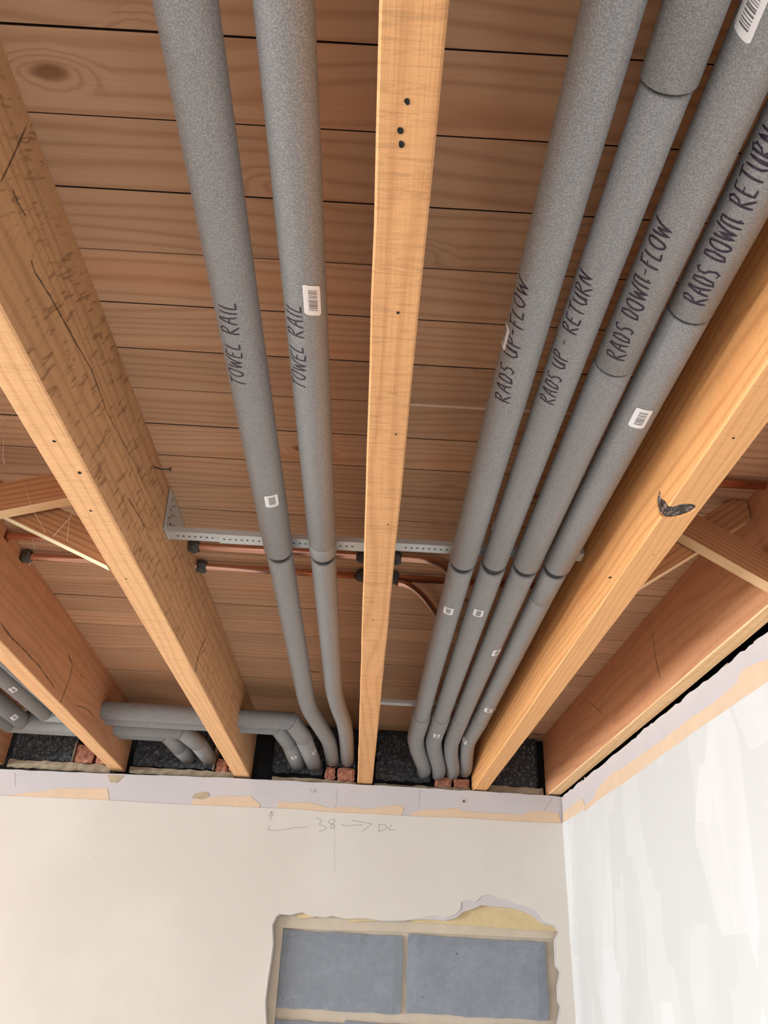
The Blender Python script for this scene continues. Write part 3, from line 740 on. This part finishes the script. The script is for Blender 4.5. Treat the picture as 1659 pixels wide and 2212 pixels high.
# ================================================================== GALVANISED RAILS
def rail(label, x0, x1, ya, yb, z, plate=None, split=None):
    """folded strip: flat underside with a row of punched holes, front and back lips"""
    root = empty('support_rail', rel((x0 + x1) / 2, (ya + yb) / 2, z), label, 'rail', 'galvanised pipe rails')
    def chan(a, b, y0, y1, zz, t=.0012, lip=.010):
        bm = box_bm((a, y0, CAMZ + zz), (b, y1, CAMZ + zz + t))
        for lo, hi in (((a, y0, CAMZ + zz + t), (b, y0 + t, CAMZ + zz + lip)), ((a, y1 - t, CAMZ + zz + t), (b, y1, CAMZ + zz + lip))):
            b2 = box_bm(lo, hi); me = bpy.data.meshes.new('tmp'); b2.to_mesh(me); b2.free(); bm.from_mesh(me); bpy.data.meshes.remove(me)
        return adopt(from_bm('channel', bm, 'galv'), root)
    if split:
        chan(x0, split, ya + .0015, yb - .0015, z + .0014); chan(split - .06, x1, ya, yb, z)
    else: chan(x0, x1, ya, yb, z)
    n = int((x1 - x0 - .03) / .0105); bm = bmesh.new(); ym = (ya + yb) / 2
    for i in range(n):
        x = x0 + .02 + i * .0105; zz = CAMZ + (z if not split or x > split - .06 else z + .0014) - .0003
        vs = [bm.verts.new((x + .0021 * math.cos(a * math.pi / 4), ym + .0019 * math.sin(a * math.pi / 4), zz)) for a in range(8)]
        bm.faces.new(vs)
    o = adopt(from_bm('punched_holes', bm, 'dark'), root); o['kind'] = 'stuff'
    if plate:
        bx, s = plate
        pl = adopt(prism('end_plate', [rel(bx, ya - .027, .742), rel(bx, ya - .010, z), rel(bx, yb - .001, z), rel(bx, yb + .075, .742)], (s * .0012, 0, 0), 'galv'), root)
        bm = bmesh.new(); rr3 = random.Random(4)
        for i, (dy, dz, ry, rz) in enumerate(((.008, .066, .003, .0016), (.018, .057, .003, .0016), (.03, .066, .003, .0016), (.010, .045, .004, .0016), (.024, .040, .0016, .005), (.04, .050, .004, .0016), (.012, .030, .003, .0016), (.03, .026, .005, .002), (.05, .034, .002, .004), (.02, .014, .003, .0016), (.045, .016, .003, .002))):
            vs = [bm.verts.new((bx + s * .0015, ya - .010 + dy + ry * math.cos(a * math.pi / 5), CAMZ + z + dz + rz * math.sin(a * math.pi / 5))) for a in range(10)]
            bm.faces.new(vs)
        oo = adopt(from_bm('plate_holes', bm, 'dark'), root); oo['kind'] = 'stuff'
    return root
rail('perforated galvanised rail under the towel rail pipes, with an end plate on the weathered joist', -.3885, -.0295, 1.200, 1.232, .6655, plate=(-.3883, 1), split=-.235)
rail('perforated galvanised rail under the four radiator pipes', .0225, .360, 1.194, 1.222, .6655)
rail('thin pale rail across the radiator pipes near the block wall', .0175, .345, 2.108, 2.130, .6655)

# ================================================================== INSULATED PIPES
def smooth_path(keys, ys):
    """keys: (y, x, z) with monotone y -> smooth (Catmull-Rom/Hermite) points"""
    out = []
    K = keys
    def slope(i, c):
        if i == 0: return (K[1][c] - K[0][c]) / (K[1][0] - K[0][0])
        if i == len(K) - 1: return (K[-1][c] - K[-2][c]) / (K[-1][0] - K[-2][0])
        a = (K[i][c] - K[i - 1][c]) / (K[i][0] - K[i - 1][0]); b = (K[i + 1][c] - K[i][c]) / (K[i + 1][0] - K[i][0])
        return 0 if a * b < 0 else 2 * a * b / (a + b) if abs(a + b) > 1e-9 else 0
    for y in ys:
        i = max(j for j in range(len(K) - 1) if K[j][0] <= y + 1e-9)
        h = K[i + 1][0] - K[i][0]; t = (y - K[i][0]) / h; v = []
        for c in (1, 2):
            m0, m1 = slope(i, c) * h, slope(i + 1, c) * h
            v.append((2 * t**3 - 3 * t**2 + 1) * K[i][c] + (t**3 - 2 * t**2 + t) * m0 + (-2 * t**3 + 3 * t**2) * K[i + 1][c] + (t**3 - t**2) * m1)
        out.append(rel(v[0], y, v[1]))
    return out
PZ = .638; PR = .0240
def sub(a, b):
    n = max(2, int((b - a) / (.25 if b < 1.9 else .012)) + 1)
    ys = [a + (b - a) * i / n for i in range(n + 1)]
    return ys
CLIP0, CLIP1 = 1.188, 1.2055
def sleeved_pipe(label, keys, seams, radii=None, group='insulated pipes', end=2.644, r2=PR, r3=None):
    """seams: list of y where two sleeves butt together; a rubber clip sits at the rail"""
    root = empty('insulated_pipe', rel(keys[0][1] * 0 + smooth_path(keys, [1.2])[0].x, 1.2, PZ), label, 'pipe', group)
    cuts = sorted([-2.44] + seams + [CLIP0]); 
    spans = list(zip(cuts, cuts[1:])); c2 = sorted([CLIP1] + [s for s in seams if s > CLIP1] + [end])
    spans = [(a, b) for a, b in zip(sorted([-2.44] + [s for s in seams if s < CLIP0] + [CLIP0]), sorted([-2.44] + [s for s in seams if s < CLIP0] + [CLIP0])[1:])] + list(zip(c2, c2[1:]))
    for i, (a, b) in enumerate(spans):
        r = (radii or {}).get(i, PR if b < 1.3 else r3[1] if (r3 and a > 2) else r2)
        g = .0013
        pts = []
        ys = sub(a + g, b - g)
        if a < 1.9 < b: ys = sub(a + g, 1.9) + sub(1.9, b - g)[1:]
        pts = smooth_path(keys, ys); rings = path_rings(pts, r, round_end=.0022)
        if r3 and a > 2:       # the last sleeve narrows towards the wall
            m = len(rings); rings = [(c_, e1, e2, rad + (r3[0] - r3[1]) * (1 - j / (m - 1)) ** .8) for j, (c_, e1, e2, rad) in enumerate(rings)]
        bm = bmesh.new(); tube_rings(bm, rings, 40); o = from_bm('insulation_sleeve', bm, 'foam')
        o.data.polygons.foreach_set('use_smooth', [len(p.vertices) == 4 for p in o.data.polygons]); adopt(o, root)
    cl = adopt(tube('rubber_clip', smooth_path(keys, [CLIP0 - .004, 1.1975, CLIP1 + .004]), PR - .006, 'rubber', None, 36, 0), root)
    cl['label'] = 'dark rubber clip band'
    e = smooth_path(keys, [end - .003, end + .004])
    adopt(tube('wall_collar', e, (r3[1] if r3 else r2) - .0005, 'white_plastic', None, 32, 0), root)
    return root
PIPES = {}
def local_axis(keys, y):
    a, b = smooth_path(keys, [y - .01, y + .01]); return smooth_path(keys, [y])[0], (b - a).normalized()
T1k = [(-2.44, -.172, PZ), (.3, -.1755, PZ), (.6, -.178, PZ), (1.4, -.1805, PZ), (2.0, -.1800, PZ), (2.10, -.1760, PZ), (2.28, -.1520, PZ - .002), (2.44, -.1310, PZ - .004), (2.55, -.1270, PZ - .006), (2.70, -.1250, PZ - .010)]
T2k = [(-2.44, -.098, PZ), (.3, -.0995, PZ), (1.4, -.1030, PZ), (1.9, -.1030, PZ), (2.06, -.0960, PZ), (2.24, -.0800, PZ - .001), (2.40, -.0755, PZ - .003), (2.70, -.0745, PZ - .008)]
R1k = [(-2.44, .160, PZ), (.3, .1505, PZ), (.6, .1495, PZ), (1.2, .1430, PZ), (1.9, .1370, PZ), (2.15, .1370, PZ), (2.32, .1350, PZ - .004), (2.42, .1460, PZ - .012), (2.53, .1690, PZ - .025), (2.60, .1810, PZ - .030), (2.70, .1850, PZ - .033)]
R2k = [(-2.44, .222, PZ), (.3, .2115, PZ), (.6, .2065, PZ), (1.2, .1985, PZ), (1.9, .1935, PZ), (2.15, .1920, PZ), (2.33, .1900, PZ - .005), (2.43, .2010, PZ - .014), (2.54, .2220, PZ - .028), (2.60, .2300, PZ - .033), (2.70, .2330, PZ - .036)]
R3k = [(-2.44, .284, PZ), (.3, .2690, PZ), (.6, .2630, PZ), (1.2, .2545, PZ), (1.9, .2490, PZ), (2.15, .2480, PZ), (2.34, .2460, PZ - .005), (2.44, .2535, PZ - .014), (2.55, .2710, PZ - .027), (2.61, .2780, PZ - .031), (2.70, .2790, PZ - .033)]
R4k = [(-2.44, .338, PZ), (.3, .3240, PZ), (.6, .3185, PZ), (1.2, .3085, PZ), (1.9, .3045, PZ), (2.15, .3020, PZ), (2.34, .2960, PZ - .004), (2.44, .3030, PZ - .012), (2.55, .3150, PZ - .020), (2.61, .3205, PZ - .023), (2.70, .3220, PZ - .024)]
T1 = sleeved_pipe('grey insulated pipe marked TOWEL RAIL, the outer left one', T1k, [-1.1], {0: PR + .0012, 1: PR + .0012}, r2=.0232)
T2 = sleeved_pipe('grey insulated pipe marked TOWEL RAIL, beside the central joist', T2k, [-.8, 1.147], r2=.0225)
R1 = sleeved_pipe('grey insulated pipe marked RADS UP - FLOW', R1k, [-.7, 2.112], r2=.0228, r3=(.0262, .0238))
R2 = sleeved_pipe('grey insulated pipe marked RADS UP - RETURN', R2k, [-1.0, .346, 2.114], {2: PR - .0022}, r2=.0228, r3=(.0258, .0230))
R3 = sleeved_pipe('grey insulated pipe marked RADS DOWN - FLOW', R3k, [-.5, .676, 2.122], r2=.0228, r3=(.0242, .0212))
R4 = sleeved_pipe('grey insulated pipe marked RADS DOWN RETURN, next to the amber joist', R4k, [-.9, .588, 1.318, 2.114], r2=.0222, r3=(.0236, .0200))

def mapper(p0, ax, r, s0, a0, lift):
    dn, sd = cyl_basis(ax); 
    def f(s, t):      # s along axis from s0, t around (metres) from angle a0
        a = a0 + t / r
        return p0 + ax * (s0 + s) + (dn * math.cos(a) + sd * math.sin(a)) * (r + lift)
    return f
def lettering(root, keys, r, txt, px0, px1, h, w, label, jitter=.05, seed=1):
    ym = 0.6
    q0 = hit(*px0, rel(0, 0, PZ), (0, 0, 1)).y; q1 = hit(*px1, rel(0, 0, PZ), (0, 0, 1)).y
    c0, c1 = smooth_path(keys, [q0])[0], smooth_path(keys, [q1])[0]
    ax = (c1 - c0).normalized()          # reading direction, towards the camera
    dn, sd = cyl_basis(ax)
    s0, a0 = cyl_hit(*px0, c0, ax, r); s1, a1 = cyl_hit(*px1, c0, ax, r)
    L = s1 - s0
    st = text_strokes(txt, h, L, .26, jitter, seed)
    sgn = -1 if sd.x > 0 else 1          # the tops of the letters point left
    def place(u, v):
        a = a0 + (a1 - a0) * u / L + sgn * v / r
        return c0 + ax * (s0 + u) + (dn * math.cos(a) + sd * math.sin(a)) * (r + .0003)
    o = adopt(from_bm('lettering', ribbons(st, w, place), 'ink'), root); o['label'] = label
lettering(T1, T1k, PR + .0012, 'TOWEL RAIL', (513, 832), (487, 655), .0215, .0020, 'handwritten TOWEL RAIL in black marker', seed=1)
lettering(T2, T2k, PR, 'TOWEL RAIL', (646, 838), (632, 658), .0215, .0020, 'handwritten TOWEL RAIL in black marker', seed=2)
lettering(R1, R1k, PR, 'RADS UP-FLOW', (1082, 866), (1129, 605), .0200, .0023, 'handwritten RADS UP-FLOW in black marker', seed=3)
lettering(R2, R2k, PR - .0022, 'RADS UP - RETURN', (1178, 868), (1266, 592), .0200, .0023, 'handwritten RADS UP - RETURN in black marker', seed=4)
lettering(R3, R3k, PR, 'RADS DOWn-FLOW', (1327, 775), (1432, 482), .0215, .0024, 'handwritten RADS DOWN-FLOW in black marker', seed=5)
lettering(R4, R4k, PR, 'RADS DOWn RETURN', (1497, 655), (1668, 285), .0240, .0026, 'handwritten RADS DOWN RETURN in black marker', seed=6)

def sticker_on(root, p0, ax, r, px, ln, wd, skew=0.0, bars=True, lift=.0005):
    s0, a0 = cyl_hit(*px, p0, ax, r)
    f = mapper(p0, ax, r, s0, a0, lift); g = mapper(p0, ax, r, s0, a0, lift + .0002)
    bm = bmesh.new(); n = 8; rows = []
    for i in range(n + 1):
        t = -wd / 2 + wd * i / n; c = .0018 if i in (0, n) else 0
        rows.append([bm.verts.new(f(-ln / 2 + c + skew * t, t)), bm.verts.new(f(ln / 2 - c + skew * t, t))])
    for a, b in zip(rows, rows[1:]): bm.faces.new((a[0], a[1], b[1], b[0]))
    st = adopt(from_bm('barcode_label', bm, 'label'), root); st['label'] = 'small white barcode sticker'
    if bars:
        bm = bmesh.new(); rr4 = random.Random(int(px[0])); x = -ln * .36
        while x < ln * .34:
            w = rr4.choice((.0004, .0007, .0010)) * (ln / .03)
            k = 4
            for i in range(k):
                t0 = -wd * .22 + wd * .50 * i / k; t1 = -wd * .22 + wd * .50 * (i + 1) / k
                bm.faces.new([bm.verts.new(g(a + skew * t, t)) for a, t in ((x, t0), (x + w, t0), (x + w, t1), (x, t1))])
            x += w + rr4.choice((.0005, .0009, .0013)) * (ln / .03)
        o = from_bm('barcode', bm, 'bar'); o.parent = st
    return st
def sticker(root, keys, r, px, ln, wd, skew=0.0, bars=True):
    y = hit(*px, rel(0, 0, PZ - r), (0, 0, 1)).y
    p0, ax = local_axis(keys, y)
    sticker_on(root, p0, ax, r, px, ln, wd, skew, bars)
sticker(T2, T2k, PR, (675, 650), .042, .0195, .45)
sticker(T1, T1k, PR + .0012, (587, 1083), .032, .0205, .06)
sticker(R3, R3k, PR, (1622, 15), .040, .022, .25)
sticker(R1, R1k, PR, (1090, 722), .034, .020, 0)
sticker(R4, R4k, PR, (1383, 905), .036, .021, .05)
sticker(R2, R2k, PR - .0022, (1066, 1128), .030, .018, 0)
sticker(R1, R1k, .0228, (968, 1320), .030, .019, 0)
sticker(R2, R2k, .0228, (1033, 1325), .030, .019, 0)
sticker(R3, R3k, .0228, (1073, 1410), .034, .020, .2)
sticker(R4, R4k, .0222, (1055, 1535), .032, .020, 0)
sticker(R2, R2k, .0252, (943, 1590), .032, .018, 0)
sticker(R4, R4k, .0236, (1003, 1600), .034, .018, .3)

# pipes that cross the left bays and turn into the wall with mitred sleeves
def mitred_pipe(label, pts, r, stickers=()):
    pts = [rel(*p) for p in pts]
    root = empty('insulated_pipe', pts[1], label, 'pipe', 'insulated pipes crossing the left bays')
    n = len(pts); dirs = [(pts[i + 1] - pts[i]).normalized() for i in range(n - 1)]
    for i in range(n - 1):
        n0 = dirs[i] if i == 0 else (dirs[i - 1] + dirs[i]).normalized()
        n1 = dirs[i] if i == n - 2 else (dirs[i] + dirs[i + 1]).normalized()
        adopt(mitre_piece('insulation_sleeve', pts[i], pts[i + 1], n0, n1, r, 'foam', None), root)
    adopt(tube('wall_collar', [pts[-1] - dirs[-1] * .003, pts[-1] + dirs[-1] * .004], r - .002, 'white_plastic', None, 32, 0), root)
    for seg, px, ln, wd, sk in stickers:
        sticker_on(root, pts[seg], dirs[seg], r, px, ln, wd, sk, True)
    return root
a, b, c, d = (HP[k] for k in 'ABCD')
mitred_pipe('grey pipe crossing two left bays, uppermost, turning into the wall beside the towel rail pipes', [(-.912, -2.42, a[1]), (-.912, a[0], a[1]), (-.236, a[0], a[1]), (-.203, 2.330, .614), (-.185, 2.644, .611)], RH, [(3, (679, 1625), .030, .016, .2)])
mitred_pipe('grey pipe crossing two left bays, second one down, its wall end left of the uppermost', [(-.976, -2.42, b[1]), (-.976, b[0], b[1]), (-.283, b[0], b[1]), (-.250, 2.412, .616), (-.240, 2.644, .608)], RH, [(0, (28, 1490), .032, .016, 0), (3, (635, 1637), .030, .016, .1)])
mitred_pipe('grey pipe ending beside the red brick in the bay left of the weathered joist', [(-1.085, -2.42, c[1] - .004), (-1.085, c[0], c[1]), (-.591, c[0], c[1]), (-.548, 2.484, .617), (-.536, 2.644, .610)], RH, [(0, (31, 1550), .032, .018, 0)])
mitred_pipe('lowest grey pipe crossing behind the reddish joist, ending on the black block', [(-1.150, -2.42, d[1]), (-1.150, d[0], d[1]), (-.652, d[0], d[1]), (-.622, 2.560, .618), (-.608, 2.644, .612)], RH)

# ================================================================== COPPER PIPES
def copper(label, pts, collars=()):
    pts = [rel(*p) for p in pts]
    root = empty('copper_pipe', pts[0], label, 'pipe', 'bare copper pipes')
    adopt(tube('pipe', pts, .0075, 'copper', None, 20, 0), root)
    rr5 = random.Random(len(pts) + int(pts[0].y * 100))
    for x, y, z, s in collars:
        bm = bmesh.new(); seg = 12; prev = None; rings = []
        for i, (dx, r) in enumerate(((0, .0105), (.004, .0150), (.010, .0155), (.016, .0145), (.020, .0105))):
            cur = [bm.verts.new(rel(x + s * dx, y + r * math.cos(t * 2 * math.pi / seg) * rr5.uniform(.70, 1.08), min(z + r * math.sin(t * 2 * math.pi / seg) * rr5.uniform(.70, 1.08), CZ - .002))) for t in range(seg)]
            if prev:
                for t in range(seg): bm.faces.new((prev[t], prev[(t + 1) % seg], cur[(t + 1) % seg], cur[t]))
            prev = cur
        bmesh.ops.solidify(bm, geom=bm.faces[:], thickness=.001)
        adopt(from_bm('felt_sleeve', bm, 'sleeve'), root)['label'] = 'dark crumpled felt sleeve at the joist'
    return root
def bend(p):   # smooth polyline
    out = []
    for i in range(len(p) - 1):
        p0, p1, p2, p3 = (Vector(p[max(i - 1, 0)]), Vector(p[i]), Vector(p[i + 1]), Vector(p[min(i + 2, len(p) - 1)]))
        for k in range(6):
            t = k / 6
            out.append(tuple(.5 * ((2 * p1) + (-p0 + p2) * t + (2 * p0 - 5 * p1 + 4 * p2 - p3) * t * t + (-p0 + 3 * p1 - 3 * p2 + p3) * t**3)))
    out.append(p[-1]); return out
z = CZP
copper('copper pipe through the joists nearer the rail, bending away behind the radiator pipes', [(-2.3, CY1, z), (-.9, CY1, z)] + bend([(.055, CY1, z), (.095, CY1 + .003, z), (.120, CY1 + .018, z), (.136, CY1 + .042, z), (.144, CY1 + .066, z)]),
       [(-.388, CY1, z, 1), (-.0305, CY1, z, -1), (.0205, CY1, z, 1)])
copper('copper pipe through the joists farther from the rail, running straight on', [(-2.3, CY2, z), (-.9, CY2, z), (.34, CY2, z)],
       [(-.7595, CY2, z, 1), (-.388, CY2, z, 1), (-.031, CY2, z, -1), (.020, CY2, z, 1)])
copper('short copper branch curving down the bay beside the central joist', bend([(.036, CY2 - .006, z - .0153), (.058, CY2, z - .0153), (.082, CY2 + .028, z - .0153), (.108, CY2 + .080, z - .0153), (.138, CY2 + .170, z - .012), (.165, CY2 + .28, z - .008)]))
copper('dark copper pipe in the bay beside the white wall', [(.4175, 1.0450, z), (.6265, 1.0455, z)])

# ================================================================== COBWEBS
def cobweb(label, lines):
    root = empty('cobweb', rel(*lines[0][0]), label, 'cobweb', 'cobwebs on the left struts')
    for l in lines: adopt(tube('thread', [rel(*p) for p in l], .00028, 'web', None, 5, 0), root)
def pl(px, py, y): 
    q = hit(px, py, (0, y, 0), (0, 1, 0)); return (q.x, q.y, q.z - CAMZ)
cobweb('cobweb threads hanging across the pair of left struts', [[pl(52, 1045, 1.07), pl(70, 1100, 1.08), pl(96, 1145, 1.11), pl(97, 1152, 1.112)], [pl(158, 1105, 1.09), pl(150, 1120, 1.10), pl(114, 1160, 1.112)], [pl(150, 1120, 1.10), pl(145, 1168, 1.114)], [pl(96, 1165, 1.2), pl(75, 1185, 1.2), pl(63, 1222, 1.2)], [pl(68, 1158, 1.2), pl(75, 1185, 1.2)]])
cobweb('cobweb thread at the left edge beside the weathered joist', [[pl(33, 890, .92), pl(10, 912, .92), pl(6, 985, .92), pl(10, 1002, .92)], [pl(0, 895, .92), pl(10, 912, .92)]])
